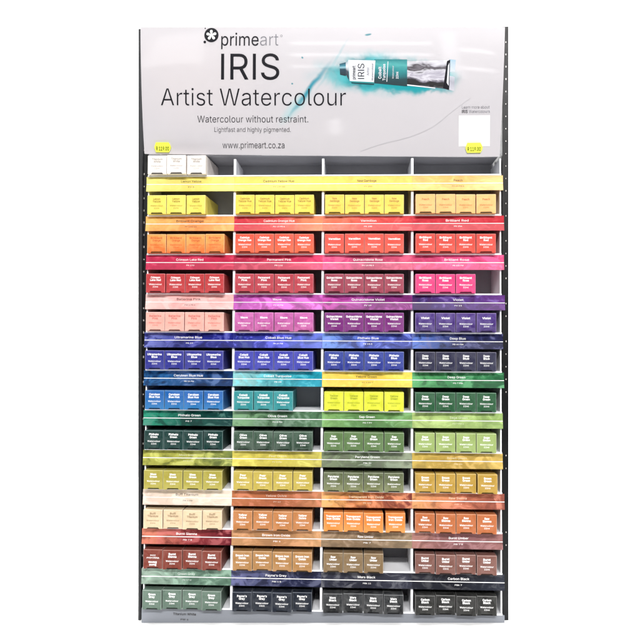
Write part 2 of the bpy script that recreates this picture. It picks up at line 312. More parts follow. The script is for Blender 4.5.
M_white = plain('white_powder_coat', (240, 241, 245), .45, .4, .95, grain=.03, gscale=30)
M_dark = plain('dark_grey_panel', (168, 168, 174), .6, .3, .8, grain=.12, gscale=25)
M_black = plain('black_upright_paint', (10, 11, 13), .45, .25, .7, grain=.3, gscale=40)
M_left = plain('charcoal_upright_paint', (38, 39, 42), .5, .3, .7, grain=.25, gscale=18)
M_bare = plain('bare_steel_slot_edge', (200, 195, 190), .35, .6, .9)
M_glint = plain('white_holder_glint', (250, 250, 250), .3, .5, .9)
M_fascia = plain('grey_fascia_board', (138, 142, 150), .4, .3, .74, grain=.06, gscale=14)

stand = bpy.data.objects.new('display_stand', None); COL.objects.link(stand)
stand.location = (0, 0, 0)
tag(stand, 'tall white and black retail display stand with twelve shelves of paint boxes', 'display stand')

# uprights (the left one narrows towards the foot)
mb = MB()
def slab(xa0, xb0, z0a, z0b, xa1, xb1, z1, y0, y1, mi=0):
    vs = [(xa0, y0, z0a), (xb0, y0, z0b), (xb0, y1, z0b), (xa0, y1, z0a), (xa1, y0, z1), (xb1, y0, z1), (xb1, y1, z1), (xa1, y1, z1)]
    mb.add(vs, [(0, 3, 2, 1), (4, 5, 6, 7), (0, 1, 5, 4), (1, 2, 6, 5), (2, 3, 7, 6), (3, 0, 4, 7)], mi)
zt = .6450
slab(-.3300, -.3256, floor_z(-.33), floor_z(-.3256), -.3434, -.3345, zt, .012, .100, 0)
slab(-.3256, -.3206, floor_z(-.3256), floor_z(-.3206), -.3345, -.3240, zt, .0215, .100, 1)
k = 0; z = .60
while z > -.42:
    t = (z - floor_z(-.33)) / (zt - floor_z(-.33))
    x = -.3256 + t * (-.3345 + .3256)
    if random.random() < (.75 if z > .0 else .3): mb.box(x + .0005, x + random.uniform(.0012, .002), .0200, .0216, z, z + random.uniform(.002, .004), 2)
    z -= .0225
mb.build('side_upright', [M_left, M_black, M_bare], stand)['label'] = 'charcoal slotted upright at the left of the stand'
mb = MB()
slab(.3202, .3307, floor_z(.3202), floor_z(.3307), .3222, .3335, .6405, .012, .100, 0)
z = .61
while z > -.41:
    t = (z + .42) / (1.06)
    x = .3258 + t * .0022
    s = random.uniform(.0010, .0016)
    if random.random() < (.95 if z > -.0 else .35): mb.box(x, x + s, .0108, .0121, z, z + s * 1.8, 1)
    z -= .0225
mb.build('side_upright', [M_black, M_bare], stand)['label'] = 'black slotted upright at the right of the stand'

mb = MB(); mb.box(-.3200, .3200, DEPTH + .003, DEPTH + .008, -.4250, .4130); mb.build('back_panel', M_dark, stand)
for xa, xb in ((-.3188, -.3166), (.3150, .3176)):
    mb = MB(); mb.box(xa, xb, .002, DEPTH + .0025, -.4180, .4060 if xa < 0 else .3975); mb.build('side_wall', M_white, stand, .0004)
for k in (-1, 0, 1):
    mb = MB(); mb.box(k * CW - .0022, k * CW + .0022, .0015, DEPTH + .0025, -.4200, .3990); mb.build('divider', M_white, stand, .0005)
mb = MB(); mb.box(-.3190, .3170, .006, DEPTH + .0025, .4068, .4095); mb.build('top_board', M_dark, stand)

# ------------------------------------------------------------------ what is printed where
W_, D_ = 'white', 'dark'
NAMES = [
 ['Titanium White', None, None, None],
 ['Lemon Yellow', 'Cadmium Yellow Hue', 'New Gamboge', 'Peach'],
 ['Brilliant Orange', 'Cadmium Orange Hue', 'Vermilion', 'Brilliant Red'],
 ['Crimson Lake Red', 'Permanent Pink', 'Quinacridone Rose', 'Brilliant Rose'],
 ['Ballerina Pink', 'Mauve', 'Quinacridone Violet', 'Violet'],
 ['Ultramarine Blue', 'Cobalt Blue Hue', 'Phthalo Blue', 'Deep Blue'],
 ['Cerulean Blue Hue', 'Cobalt Turquoise', 'Yellow Green', 'Deep Green'],
 ['Phthalo Green', 'Olive Green', 'Sap Green', 'Sage Green'],
 ['Moss Green', 'Pear Green', "Perylene Green", 'Brown Green'],
 ['Buff Titanium', 'Yellow Ochre', 'Transparent Iron Oxide', 'Raw Sienna'],
 ['Burnt Sienna', 'Brown Iron Oxide', 'Raw Umber', 'Burnt Umber'],
 ['Green Grey', "Payne's Grey", 'Mars Black', 'Carbon Black']]
CODES = [
 ['PW 6'] * 4,
 ['PY 3', 'PY 1 PY 83', 'PY 153', 'PO 20 PW 6'],
 ['PY 1 PO 13', 'PO 13 PR 4', 'PR 188', 'PR 254'],
 ['PR 170', 'PR 122', 'PV 19 PR 9', 'PR 122 PW'],
 ['PW 6 PR 4', 'PV 23 PW', 'PV 19', 'PV 23'],
 ['PB 29', 'PB 29 PW', 'PB 15:3', 'PB 60 PBk'],
 ['PB 15 PW', 'PB 28', 'PY 3 PG 7', 'PG 7 PBk'],
 ['PG 7', 'PG 8 PBr', 'PG 7 PY', 'PG 7 PW 6'],
 ['PY 83 PG', 'PY 3 PBr', 'PBk 31', 'PBr 24'],
 ['PW 6 PBr', 'PY 42', 'PR 101', 'PBr 7'],
 ['PBr 7 R', 'PBr 6', 'PBr 7', 'PBr 7 R'],
 ['PG 17 W', 'PBk 6 B', 'PBk 11', 'PBk 7']]
COUNT = [[3, 0, 0, 0], [3, 4, 4, 4], [4, 4, 4, 4], [4, 4, 4, 3], [4] * 4, [4] * 4, [4, 3, 4, 4], [4] * 4, [4] * 4, [4] * 4, [4, 4, 3, 4], [4] * 4]
BOX = [
 [((255, 247, 240), None, (165, 158, 150))] + [None] * 3,
 [((248, 230, 96), None, (160, 135, 40)), ((252, 222, 78), None, (155, 125, 30)), ((252, 217, 84), None, (170, 120, 40)), ((250, 196, 122), None, (190, 120, 60))],
 [((255, 165, 75), (250, 125, 50), (205, 96, 40)), ((240, 88, 60), (245, 105, 60), W_), ((240, 82, 66), (245, 95, 70), W_), ((222, 75, 62), (230, 85, 65), W_)],
 [((196, 58, 62), None, W_), ((190, 62, 78), None, W_), ((165, 66, 88), None, W_), ((236, 62, 132), None, W_)],
 [((252, 182, 168), None, (205, 112, 104)), ((206, 98, 178), (196, 88, 160), W_), ((128, 42, 128), None, W_), ((88, 60, 142), (72, 44, 120), W_)],
 [((52, 56, 150), None, W_), ((70, 74, 178), None, W_), ((58, 76, 160), (48, 60, 150), W_), ((54, 54, 80), None, W_)],
 [((28, 104, 178), (40, 125, 185), W_), ((48, 148, 152), None, W_), ((222, 226, 30), None, (150, 160, 40)), ((44, 96, 62), None, W_)],
 [((18, 62, 58), None, W_), ((62, 92, 72), (50, 74, 58), W_), ((98, 128, 78), None, W_), ((158, 180, 106), None, W_)],
 [((172, 162, 62), (182, 172, 76), W_), ((194, 174, 72), None, W_), ((98, 108, 72), (132, 138, 92), W_), ((188, 152, 56), None, W_)],
 [((226, 202, 166), None, (150, 125, 95)), ((192, 128, 70), None, W_), ((228, 132, 46), (240, 150, 60), W_), ((190, 110, 58), None, W_)],
 [((130, 58, 42), None, W_), ((176, 130, 74), None, W_), ((134, 110, 76), None, W_), ((128, 86, 76), None, W_)],
 [((98, 120, 106), None, W_), ((22, 32, 48), None, W_), ((44, 47, 50), (30, 32, 35), W_), ((40, 40, 38), None, W_)]]
HUE = [
 ['white'] * 4, ['pale lemon yellow', 'bright yellow', 'golden yellow', 'peach'], ['light orange', 'orange red', 'scarlet', 'warm red'],
 ['dark red', 'rose red', 'dusky rose', 'hot pink'], ['pale pink', 'lilac', 'magenta purple', 'violet'], ['deep blue', 'mid blue', 'blue', 'blue black'],
 ['sky blue', 'turquoise', 'acid yellow', 'dark green'], ['blackish teal', 'grey green', 'leaf green', 'light green'],
 ['olive yellow', 'mustard yellow', 'mottled grey green', 'ochre'], ['cream', 'tan orange', 'bright orange', 'rust orange'],
 ['red brown', 'golden brown', 'taupe', 'mauve brown'], ['sage grey', 'navy', 'mottled black', 'plain black']]
STRIP = [  # colours left to right, mottling, lettering
 [([(246, 232, 132), (240, 218, 104), (250, 230, 122)], .12, D_), ([(252, 228, 104), (253, 232, 116), (252, 229, 108)], .1, D_), ([(253, 228, 104), (250, 217, 98), (252, 220, 108)], .12, D_), ([(252, 210, 120), (248, 196, 110), (253, 216, 145)], .2, D_)],
 [([(252, 190, 105), (240, 150, 75), (250, 175, 95)], .2, D_), ([(215, 50, 75), (228, 80, 80), (246, 150, 105)], .18, W_), ([(245, 130, 95), (240, 95, 85), (222, 62, 75)], .2, W_), ([(212, 45, 66), (216, 50, 68), (206, 44, 62)], .15, W_)],
 [([(200, 45, 90), (212, 45, 92), (205, 35, 82)], .2, W_), ([(188, 34, 78), (205, 40, 85), (238, 66, 120)], .25, W_), ([(242, 84, 150), (190, 70, 110), (214, 78, 120)], .3, W_), ([(214, 72, 120), (235, 80, 145), (225, 75, 130)], .25, W_)],
 [([(250, 205, 200), (246, 178, 175), (252, 196, 192)], .2, D_), ([(196, 88, 190), (206, 92, 192), (200, 90, 186)], .4, W_), ([(205, 75, 180), (150, 50, 145), (140, 40, 130)], .4, W_), ([(62, 42, 108), (92, 60, 140), (110, 60, 140)], .5, W_)],
 [([(120, 130, 205), (36, 44, 140), (30, 36, 140)], .6, W_), ([(40, 46, 140), (56, 66, 185), (110, 130, 220)], .5, W_), ([(120, 160, 235), (86, 106, 205), (70, 82, 165)], .5, W_), ([(96, 130, 215), (50, 55, 110), (40, 42, 84)], .5, W_)],
 [([(40, 110, 170), (24, 76, 130), (18, 58, 110)], .5, W_), ([(150, 205, 205), (60, 170, 180), (0, 160, 182)], .4, W_), ([(250, 214, 90), (240, 205, 66), (248, 226, 92)], .2, D_), ([(96, 178, 112), (56, 136, 82), (50, 118, 76)], .4, W_)],
 [([(40, 150, 120), (14, 92, 80), (10, 66, 64)], .4, W_), ([(130, 172, 128), (70, 102, 78), (86, 126, 92)], .5, W_), ([(130, 176, 106), (84, 132, 76), (120, 166, 100)], .4, W_), ([(172, 196, 118), (164, 190, 112), (154, 182, 108)], .25, W_)],
 [([(176, 176, 76), (166, 168, 72), (120, 134, 70)], .4, W_), ([(214, 200, 86), (208, 192, 76), (200, 190, 90)], .25, W_), ([(128, 142, 110), (92, 106, 82), (150, 160, 136)], .6, W_), ([(200, 172, 80), (182, 150, 66), (206, 176, 90)], .35, W_)],
 [([(220, 200, 186), (228, 208, 188), (236, 222, 206)], .2, D_), ([(186, 116, 74), (170, 98, 64), (188, 126, 86)], .3, W_), ([(226, 176, 100), (196, 116, 66), (140, 70, 60)], .4, W_), ([(222, 160, 104), (196, 116, 86), (150, 84, 70)], .3, W_)],
 [([(206, 126, 102), (150, 60, 62), (104, 22, 40)], .35, W_), ([(186, 140, 96), (176, 126, 82), (196, 150, 104)], .3, W_), ([(150, 126, 98), (124, 104, 80), (150, 130, 104)], .4, W_), ([(166, 120, 110), (128, 86, 90), (150, 106, 104)], .35, W_)],
 [([(150, 170, 156), (112, 142, 124), (92, 124, 106)], .4, W_), ([(110, 114, 156), (44, 50, 86), (30, 34, 64)], .45, W_), ([(52, 54, 70), (36, 38, 52), (58, 60, 74)], .6, W_), ([(36, 38, 50), (24, 26, 36), (44, 48, 60)], .3, W_)],
]
STRIP_SAY = ['yellow', 'orange', 'red and pink', 'pink and violet', 'blue', 'blue and green', 'green', 'olive', 'earth', 'brown', 'grey and black']
M_txt_w = plain('white_lettering', (252, 252, 252), .4, .4, .95)
M_txt_d = plain('dark_lettering', (40, 34, 32), .45, .25, .7)

# ------------------------------------------------------------------ shelves with their label strips
def strip_face(zl):
    # folded ticket strip: upright upper half, lower half kicked out a little
    def fn(x, z):                        # z relative to the line
        y = 0 if z > .001 else -(.001 - z) * .20
        return (x, y, z)
    return fn
PROF = [(.0015, .0140), (0, .0140), (0, .0010), (-.0028, -.0128), (-.0013, -.0128), (.0015, .0005)]
for i in range(12):
    zl = zline[i]
    mb = MB()
    # board with a rounded front lip
    ft = zl + .0165
    mb.prism([(.0018, ft - .0035), (-.0012, ft - .0022), (-.0014, ft - .0004), (-.0009, ft), (DEPTH + .002, ft), (DEPTH + .002, ft - .0035)][::-1], -.3188 , .3176)
    sh = mb.build('shelf', M_white, stand)
    if i == 11:
        f = MB(); xl, xr = -.3205, .3213
        vs = [(xl, -.0005, zl + .014), (xr, -.0005, zl + .014), (xr, -.0005, floor_z(xr)), (xl, -.0005, floor_z(xl))]
        vs += [(x, .0015, z) for x, y, z in vs]
        f.add(vs, [(0, 3, 2, 1), (4, 5, 6, 7), (0, 1, 5, 4), (1, 2, 6, 5), (2, 3, 7, 6), (3, 0, 4, 7)])
        put_text(f, 'Titanium White', lambda x, z: (x, -.0009, z), -1.5 * CW - .003, zl + .0030, .0040, width=.041, offset=.014, mi=1)
        put_text(f, 'PW 6', lambda x, z: (x, -.0009, z), -1.5 * CW - .003, zl - .0058, .0026, width=.014, offset=.01, mi=1)
        f.build('fascia', [M_fascia, M_txt_d], sh)['label'] = 'grey fascia strip reading Titanium White at its left end'
        continue
    for c in range(4):
        stops, mott, tcol = STRIP[i][c]
        x0, x1 = (c - 2) * CW, (c - 1) * CW
        if c == 0: x0 += EL[i] * .001
        if c == 3: x1 += ER[i] * .001
        ox = (c - 1.5) * CW
        mb = MB()
        mb.prism(PROF[::-1], x0 - ox + .0001, x1 - ox - .0001, 0)
        mb.box(x0 - ox + .0002, x1 - ox - .0002, -.0008, -.0003, -.0004, .0008, 1)     # highlight of the clear ticket holder, painted as a white bar
        nm = NAMES[i + 1][c]
        fn = lambda x, z: (x, (-.0002 if z > .001 else -.0002 - (.001 - z) * .203), z)
        nchar = len(nm)
        put_text(mb, nm, fn, random.uniform(-.002, .002), .0036, .0039, width=min(.062, .0031 * nchar), offset=.004, mi=2)
        put_text(mb, CODES[i + 1][c], fn, .001, -.0061, .0023, width=.0017 * len(CODES[i + 1][c]) + .004, mi=2)
        m = wash('wash_' + nm.lower().replace(' ', '_').replace("'", ''), stops, mott, seed=i * 3.1 + c * 1.7)
        tcm = M_txt_w if tcol == W_ else M_txt_d
        if i in (6, 7, 10) and c in (0, 3) and (i, c) != (6, 0) and (i, c) != (10, 3) or (i, c) in ((7, 1), (8, 2), (8, 3), (8, 1)):
            tcm = plain('faded_lettering', tuple(int(v * .45 + 135) for v in stops[0]), .4, .4, .85)
        s = mb.build('label_strip', [m, M_glint, tcm], sh, loc=(ox, 0, zl))
        s['label'] = 'printed %s wash strip reading %s' % (HUE[i + 1][c], nm)

# ------------------------------------------------------------------ header sign
BL, BR = Vector((-.3257, .004, .4099)), Vector((.3145, .004, .4006))
TL, TR = Vector((-.3236, -.042, .6251)), Vector((.3165, -.042, .6165))
def SP(u, v):
    p = (BL * (1 - u) + BR * u) * (1 - v) + (TL * (1 - u) + TR * u) * v
    bulge = .006 * 4 * v * (1 - v)
    curl = -.004 * (abs(2 * u - 1) ** 6) * (1 - v)
    return p + Vector((0, -bulge - curl * -1, 0))
def PX(x, y, lift=0.):                   # sign artwork laid out on a 640-unit drawing -> sign surface
    t = (y - 27) / 127.
    xl = 140.5 + t * 4.5; xr = 505 - t * 6
    u = (x - xl) / (xr - xl); yb = 154 + 3 * u
    v = (yb - y) / (yb - 27)
    p = SP(u, v)
    return (p.x, p.y - lift, p.z - lift * .2)
# panel print: off-white with the teal splash
q = NT('glossy_sign_print', .28, .5)
uv = q.n('ShaderNodeUVMap').outputs[0]
sep = q.n('ShaderNodeSeparateXYZ'); q.put(sep.inputs[0], uv)
nz = q.noise(uv, 5.5, 3, .5, .3)
sc = q.n('ShaderNodeSeparateColor'); q.put(sc.inputs[0], nz.outputs['Color'])
x = q.math('ADD', sep.outputs[0], q.math('MULTIPLY', q.math('SUBTRACT', sc.outputs[0], .5), .20))
y = q.math('ADD', sep.outputs[1], q.math('MULTIPLY', q.math('SUBTRACT', sc.outputs[1], .5), .20))
x0_, y0_ = x, y
x2 = q.math('ADD', sep.outputs[0], q.math('MULTIPLY', q.math('SUBTRACT', sc.outputs[0], .5), .05))
y2 = q.math('ADD', sep.outputs[1], q.math('MULTIPLY', q.math('SUBTRACT', sc.outputs[1], .5), .05))
def ell(cx, cy, rx, ry, a, i0, i1, calm=False):
    x, y = (x2, y2) if calm else (x0_, y0_)
    ca, sa = math.cos(a), math.sin(a)
    dx = q.math('SUBTRACT', x, cx); dy = q.math('SUBTRACT', y, cy)
    e = q.math('ADD', q.math('MULTIPLY', dx, ca), q.math('MULTIPLY', dy, sa))
    f = q.math('SUBTRACT', q.math('MULTIPLY', dy, ca), q.math('MULTIPLY', dx, sa))
    e = q.math('DIVIDE', e, rx); f = q.math('DIVIDE', f, ry)
    d = q.math('SQRT', q.math('ADD', q.math('MULTIPLY', e, e), q.math('MULTIPLY', f, f)))
    return q.smooth(d, i0, i1)
m_dark = ell(3.93, .755, .66, .175, .055, 1.15, .72)
m_dark2 = ell(4.1, .86, .42, .085, .03, 1.2, .5)
m_mid = ell(3.78, .745, .72, .235, .03, 1.08, .55)
m_sw = ell(3.12, .89, .34, .030, 2.222, 1.35, .1, True)
m_sw2 = ell(2.98, 1.06, .24, .07, 2.30, 1.3, .2, True)
m_sw3 = ell(3.34, .66, .33, .018, 2.12, 1.2, .4, True)
sp1 = ell(3.70, .35, .035, .012, -.2, 1.2, .6, True); sp2 = ell(3.04, .58, .011, .011, 0, 1.3, .6, True); sp3 = ell(2.945, .835, .009, .009, 0, 1.3, .6, True)
base = q.mix(q.noise(uv, .8, 3).outputs[0], ink((230, 225, 229), .75), ink((216, 214, 220), .75))
warm = ell(1.9, .75, .9, .6, 0, 1.2, .1)
base = q.mix(q.math('MULTIPLY', warm, .25), base, ink((236, 224, 224), .82))
pale, mid, deep = ink((165, 220, 225), .8), ink((84, 190, 198), .8), ink((12, 126, 138), .8)
var = q.smooth(sc.outputs[2], .3, .7)
base = q.mix(q.math('MULTIPLY', m_mid, q.math('ADD', q.math('MULTIPLY', var, .5), .18)), base, mid)
base = q.mix(q.math('MULTIPLY', m_sw2, .55), base, pale)
base = q.mix(q.math('MULTIPLY', m_sw, .95), base, ink((20, 150, 172), .8))
base = q.mix(q.math('MULTIPLY', m_sw3, .35), base, ink((120, 190, 200), .8))
base = q.mix(m_dark, base, q.mix(var, deep, mid))
base = q.mix(q.math('MULTIPLY', m_dark2, .9), base, ink((20, 165, 175), .8))
for s_ in (sp1, sp2, sp3): base = q.mix(q.math('MULTIPLY', s_, .9), base, ink((40, 140, 155), .8))
q.color(base)
q.b.inputs['Coat Weight'].default_value = 1.; q.b.inputs['Coat Roughness'].default_value = .06
wv = q.noise(uv, 1.6, 2)
bp = q.n('ShaderNodeBump'); bp.inputs['Strength'].default_value = .05; bp.inputs['Distance'].default_value = .004
q.put(bp.inputs['Height'], wv.outputs[0]); q.put(q.b.inputs['Coat Normal'], bp.outputs[0])
M_sign = q.m
M_edge = plain('clear_sign_edge', (248, 246, 250), .25, .6, .9)
M_rim = plain('grey_sign_rim', (150, 150, 155), .35, .6, .8)
M_ink = plain('black_sign_ink', (30, 29, 36), .45, .12, .75)
M_ink2 = plain('grey_sign_ink', (120, 120, 128), .35, .5, .8)

mb = MB(); NU, NV = 32, 14
for layer, lift in ((0, 0), (1, -.004), (2, 0)):
    for j in range(NV + 1):
        for i in range(NU + 1):
            p = SP(i / NU, j / NV); mb.v.append((p.x, p.y - lift, p.z))
            u, v = i / NU, j / NV
            yb = 154 + 3 * u; yy = yb - v * (yb - 27); t = (yy - 27) / 127.
            xl = 140.5 + t * 4.5; xr = 505 - t * 6
            mb.uv[len(mb.v) - 1] = ((xl + u * (xr - xl)) / 100., yy / 100.)
n1 = (NU + 1) * (NV + 1)
def id_(l, i, j): return l * n1 + j * (NU + 1) + i
for j in range(NV):
    for i in range(NU):
        mb.f.append([id_(0, i, j), id_(0, i + 1, j), id_(0, i + 1, j + 1), id_(0, i, j + 1)]); mb.mi.append(0)
        mb.f.append([id_(1, i, j), id_(1, i, j + 1), id_(1, i + 1, j + 1), id_(1, i + 1, j)]); mb.mi.append(1)
for i in range(NU):
    mb.f.append([id_(2, i, 0), id_(1, i, 0), id_(1, i + 1, 0), id_(2, i + 1, 0)]); mb.mi.append(1)
    mb.f.append([id_(2, i, NV), id_(2, i + 1, NV), id_(1, i + 1, NV), id_(1, i, NV)]); mb.mi.append(2)
for j in range(NV):
    mb.f.append([id_(2, 0, j), id_(2, 0, j + 1), id_(1, 0, j + 1), id_(1, 0, j)]); mb.mi.append(1)
    mb.f.append([id_(2, NU, j), id_(1, NU, j), id_(1, NU, j + 1), id_(2, NU, j + 1)]); mb.mi.append(1)
# lettering, 0.3 mm proud of the print
L = .0004
def flat(x, y, lift=L): return PX(x, -y, lift)      # text is drawn y-up
def head(text, x0, x1, basey, cap, off, mi=3):
    put_text(mb, text, flat, x0, -basey, cap, width=x1 - x0, offset=off, mi=mi, align='l')
head('prime', 222.8, 260.5, 45.8, 12.6, .002)
head('art', 262.0, 280.3, 45.8, 12.6, -.008, 4)
head('IRIS', 222.9, 281.4, 79.8, 25.8, .0)
head('Artist', 162.3, 214.6, 105.8, 17.2, -.007)
head('Watercolour', 221.6, 347.8, 105.8, 17.2, -.007)
head('Watercolour without restraint.', 199, 310.2, 122.5, 6.7, -.005)
head('Lightfast and highly pigmented.', 216, 292.7, 132, 4.7, -.007)
head('www.primeart.co.za', 224, 286.3, 148.3, 6.4, -.004)
head('Learn more about', 462, 489, 108.9, 2.9, -.004, 4)
head('IRIS', 462, 467.6, 113.2, 3.0, .012)
head('Watercolours', 468.8, 489.2, 113.2, 2.9, -.002, 4)
def disc(cx, cy, r, mi, lift, n=40):
    mb.add([PX(cx + r * math.cos(a), cy - r * math.sin(a), lift) for a in [2 * math.pi * k / n for k in range(n)]], [list(range(n))], mi)
disc(206.2, 42.2, 1.35, 3, L, 16); disc(206.4, 28.4, .65, 3, L, 12)
def ring(cx, cy, r0, r1, mi, lift, n=20):
    vs = []
    for k in range(n):
        a = 2 * math.pi * k / n
        vs += [PX(cx + r0 * math.cos(a), cy - r0 * math.sin(a), lift), PX(cx + r1 * math.cos(a), cy - r1 * math.sin(a), lift)]
    mb.add(vs, [(2 * k, 2 * k + 1, (2 * k + 3) % (2 * n), (2 * k + 2) % (2 * n)) for k in range(n)], mi)
ring(283.3, 36.0, .8, 1.15, 4, L)
# fine curved hair line low on the print
pts = [(362, 151.6), (370, 148.6), (380, 145.2), (390, 142.4), (400, 140.2), (410, 137.4), (421, 133.4), (432.8, 127.7), (442, 121), (450, 113.9), (460, 106.2), (470.5, 98.5)]
for (xa, ya), (xb, yb_) in zip(pts, pts[1:]):
    w = .17
    mb.add([PX(xa, ya + w, L), PX(xb, yb_ + w, L), PX(xb, yb_ - w, L), PX(xa, ya - w, L)], [(0, 1, 2, 3)], 5)
M_hair = plain('pale_hair_line', (198, 196, 202), .35, .5, .8)
sign = mb.build('header_sign', [M_sign, M_edge, M_rim, M_ink, M_ink2, M_hair], stand)
sign['label'] = 'pale glossy header sign with large black lettering and a printed teal tube'
for p in sign.data.polygons:
    if p.material_index == 0: p.use_smooth = True

# emblem
mb = MB()
disc(212.8, 35.2, 7.2, 0, L, 48)
for k in range(5):
    a = R(92 + 72 * k)
    def pr(r, w): return PX(212.8 + r * math.cos(a) - w * math.sin(a), 35.2 - r * math.sin(a) - w * math.cos(a), L * 1.6)
    mb.add([pr(.0, .35), pr(0, -.35), pr(3.6, -1.45), pr(4.9, -1.05), pr(5.2, 0), pr(4.9, 1.05), pr(3.6, 1.45)], [(0, 1, 2, 3, 4, 5, 6)], 1)
mb.build('emblem', [M_ink, M_txt_w], sign)['label'] = 'dark round emblem with a white five-petal flower'
# blank pale patch under the small caption
mb = MB()
for j in range(8):
    ya, yb_ = 115.5 + j * 3.9, 115.5 + (j + 1) * 3.9
    mb.add([PX(459, yb_, .0003), PX(489.5, yb_, .0003), PX(489.5, ya, .0003), PX(459, ya, .0003)], [(0, 1, 2, 3)])
mb.build('code_patch', plain('white_patch', (238, 237, 240), .3, .5, .85), sign)
# price stickers
M_neon = plain('neon_yellow_paper', (240, 250, 84), .6, .3, .95)
M_olive = plain('price_ink', (96, 100, 0), .6, .3, .7)
for cx, cy, rz in ((163.7, 147.6, 0), (474, 148.0, 0)):
    mb = MB()
    out = [(-8.4, .2), (-7.6, -2.2), (-6.6, -4.9), (6.0, -5.0), (7.4, -2.6), (8.4, -.2), (7.6, 2.6), (6.2, 5.0), (-6.8, 5.0), (-7.7, 2.4)]
    vs = [PX(cx + a, cy + b, .0024) for a, b in out][::-1] + [PX(cx + a, cy + b, .0003) for a, b in out][::-1]
    n = len(out)
    mb.add(vs, [list(range(n)), list(range(2 * n - 1, n - 1, -1))] + [(i, n + i, n + (i + 1) % n, (i + 1) % n) for i in range(n)])
    put_text(mb, 'R 119.00', lambda x, y: PX(x, -y, .0027), cx, -(cy + 3.2), 3.7, width=12.8, offset=.022, mi=1)
    mb.build('price_sticker', [M_neon, M_olive], sign)
# printed picture of the tube
def tubemat(name, stops, streak=0., rough=.35):
    q = NT(name, rough, .5)
    uv = q.n('ShaderNodeUVMap').outputs[0]
    sep = q.n('ShaderNodeSeparateXYZ'); q.put(sep.inputs[0], uv)
    f = sep.outputs[1]
    if streak:
        mp = q.n('ShaderNodeMapping'); q.put(mp.inputs[0], uv); mp.inputs['Scale'].default_value = (.9, 2.6, 1)
        mp.inputs['Rotation'].default_value = (0, 0, .12)
        nz = q.noise(mp.outputs[0], 1.6, 3, .5, .6)
        f = q.math('ADD', f, q.math('MULTIPLY', q.math('SUBTRACT', nz.outputs[0], .5), streak))
    cr = q.n('ShaderNodeValToRGB'); q.put(cr.inputs[0], f)
    e = cr.color_ramp.elements
    while len(e) < len(stops): e.new(.5)
    for i, (p, c) in enumerate(stops): e[i].position = p; e[i].color = ink(c)
    q.color(cr.outputs[0])
    return q.m
M_cap = tubemat('printed_cap', [(0, (20, 80, 100)), (.25, (60, 140, 160)), (.35, (150, 200, 215)), (.5, (14, 60, 80)), (1, (6, 34, 48))], .3)
M_neck = tubemat('printed_neck', [(0, (190, 200, 210)), (.3, (235, 240, 245)), (.6, (70, 80, 95)), (1, (30, 40, 50))], .5)
M_body = tubemat('printed_teal_body', [(0, (12, 128, 134)), (.2, (80, 178, 178)), (.4, (32, 142, 146)), (.62, (12, 110, 118)), (.74, (4, 62, 70)), (1, (6, 48, 56))], .25)
M_foil = tubemat('printed_foil', [(0, (236, 236, 242)), (.13, (196, 194, 204)), (.22, (70, 64, 72)), (.30, (120, 114, 124)), (.36, (30, 26, 32)), (.45, (216, 214, 224)), (.56, (176, 172, 188)), (.64, (226, 224, 234)), (.74, (120, 116, 130)), (.82, (22, 18, 24)), (.95, (8, 6, 10)), (1, (70, 70, 76))], .6)
M_crimp = tubemat('printed_crimp', [(0, (170, 205, 225)), (.4, (220, 226, 236)), (.7, (176, 176, 190)), (1, (215, 215, 225))], .5)
mb = MB()
def quad(pts, mi, lift=.0003, sub=6):
    # pts: tl, tr, br, bl
    (ax, ay), (bx, by), (cx_, cy_), (dx, dy) = pts
    for k in range(sub):
        o = len(mb.v)
        for s_, t in ((k / sub, 1), ((k + 1) / sub, 1), ((k + 1) / sub, 0), (k / sub, 0)):
            X = (ax + (bx - ax) * s_) * (1 - t) + (dx + (cx_ - dx) * s_) * t
            Y = (ay + (by - ay) * s_) * (1 - t) + (dy + (cy_ - dy) * s_) * t
            mb.v.append(PX(X, Y, lift)); mb.uv[len(mb.v) - 1] = ((X - 340) / 20., t)
        mb.f.append([o, o + 1, o + 2, o + 3]); mb.mi.append(mi)
quad([(341.4, 64.2), (347.6, 62.6), (348, 76.4), (342, 75)], 0)
quad([(347.6, 63.6), (350.4, 60.6), (350.8, 80.6), (348, 75)], 1)
quad([(376, 59.6), (408.4, 59.8), (408.4, 86.6), (375.2, 83.4)], 2)
quad([(352, 81.0), (376, 82.0), (375.6, 85.2), (353.5, 83.6)], 2)
quad([(408.4, 61.6), (449.2, 60.2), (448.6, 89.4), (408.4, 84.6)], 4)
quad([(447.6, 61.4), (450.8, 60.0), (449.6, 90.2), (443.6, 88.6)], 7, .00035)
quad([(448.6, 66), (450.0, 63), (449.0, 86), (447.2, 83)], 6, .0004)
quad([(450.2, 59.6), (456.2, 60.2), (454.4, 91.2), (449.2, 90.2)], 5)
quad([(408.4, 84.6), (436, 87.8), (436, 88.8), (408.4, 85.8)], 6)
quad([(350.2, 60.2), (377.0, 60.8), (375.6, 82.4), (351.6, 81.2)], 6, .0005)
def upward(text, xb, y0, size, width, mi, lift=.0008, off=0.):   # lettering that reads up the tube
    put_text(mb, text, lambda a, b: PX(xb - b, y0 - a, lift), 0, 0, size, width=width, mi=mi, align='l', offset=off)
upward('primeart', 357.2, 79.6, 3.2, 13.5, 7, off=.01)
upward('IRIS', 366.0, 79.2, 6.4, 15.2, 7)
upward('Artist', 370.8, 75.8, 2.4, 8, 8)
upward('Watercolour', 375.0, 81, 2.0, 17.5, 8)
upward('Cobalt', 382.8, 79, 2.8, 12, 6, .0006, .02)
upward('Turquoise', 386.8, 80.8, 2.6, 16.5, 6, .0006, .02)
quad([(389.2, 61.8), (389.8, 61.8), (388.6, 82), (388.0, 82)], 6, .0006, 1)
upward('Watercolour', 395.2, 79, 1.7, 13, 6, .0006)
upward('22ml', 399.6, 79, 2.2, 7, 6, .0006, .02)
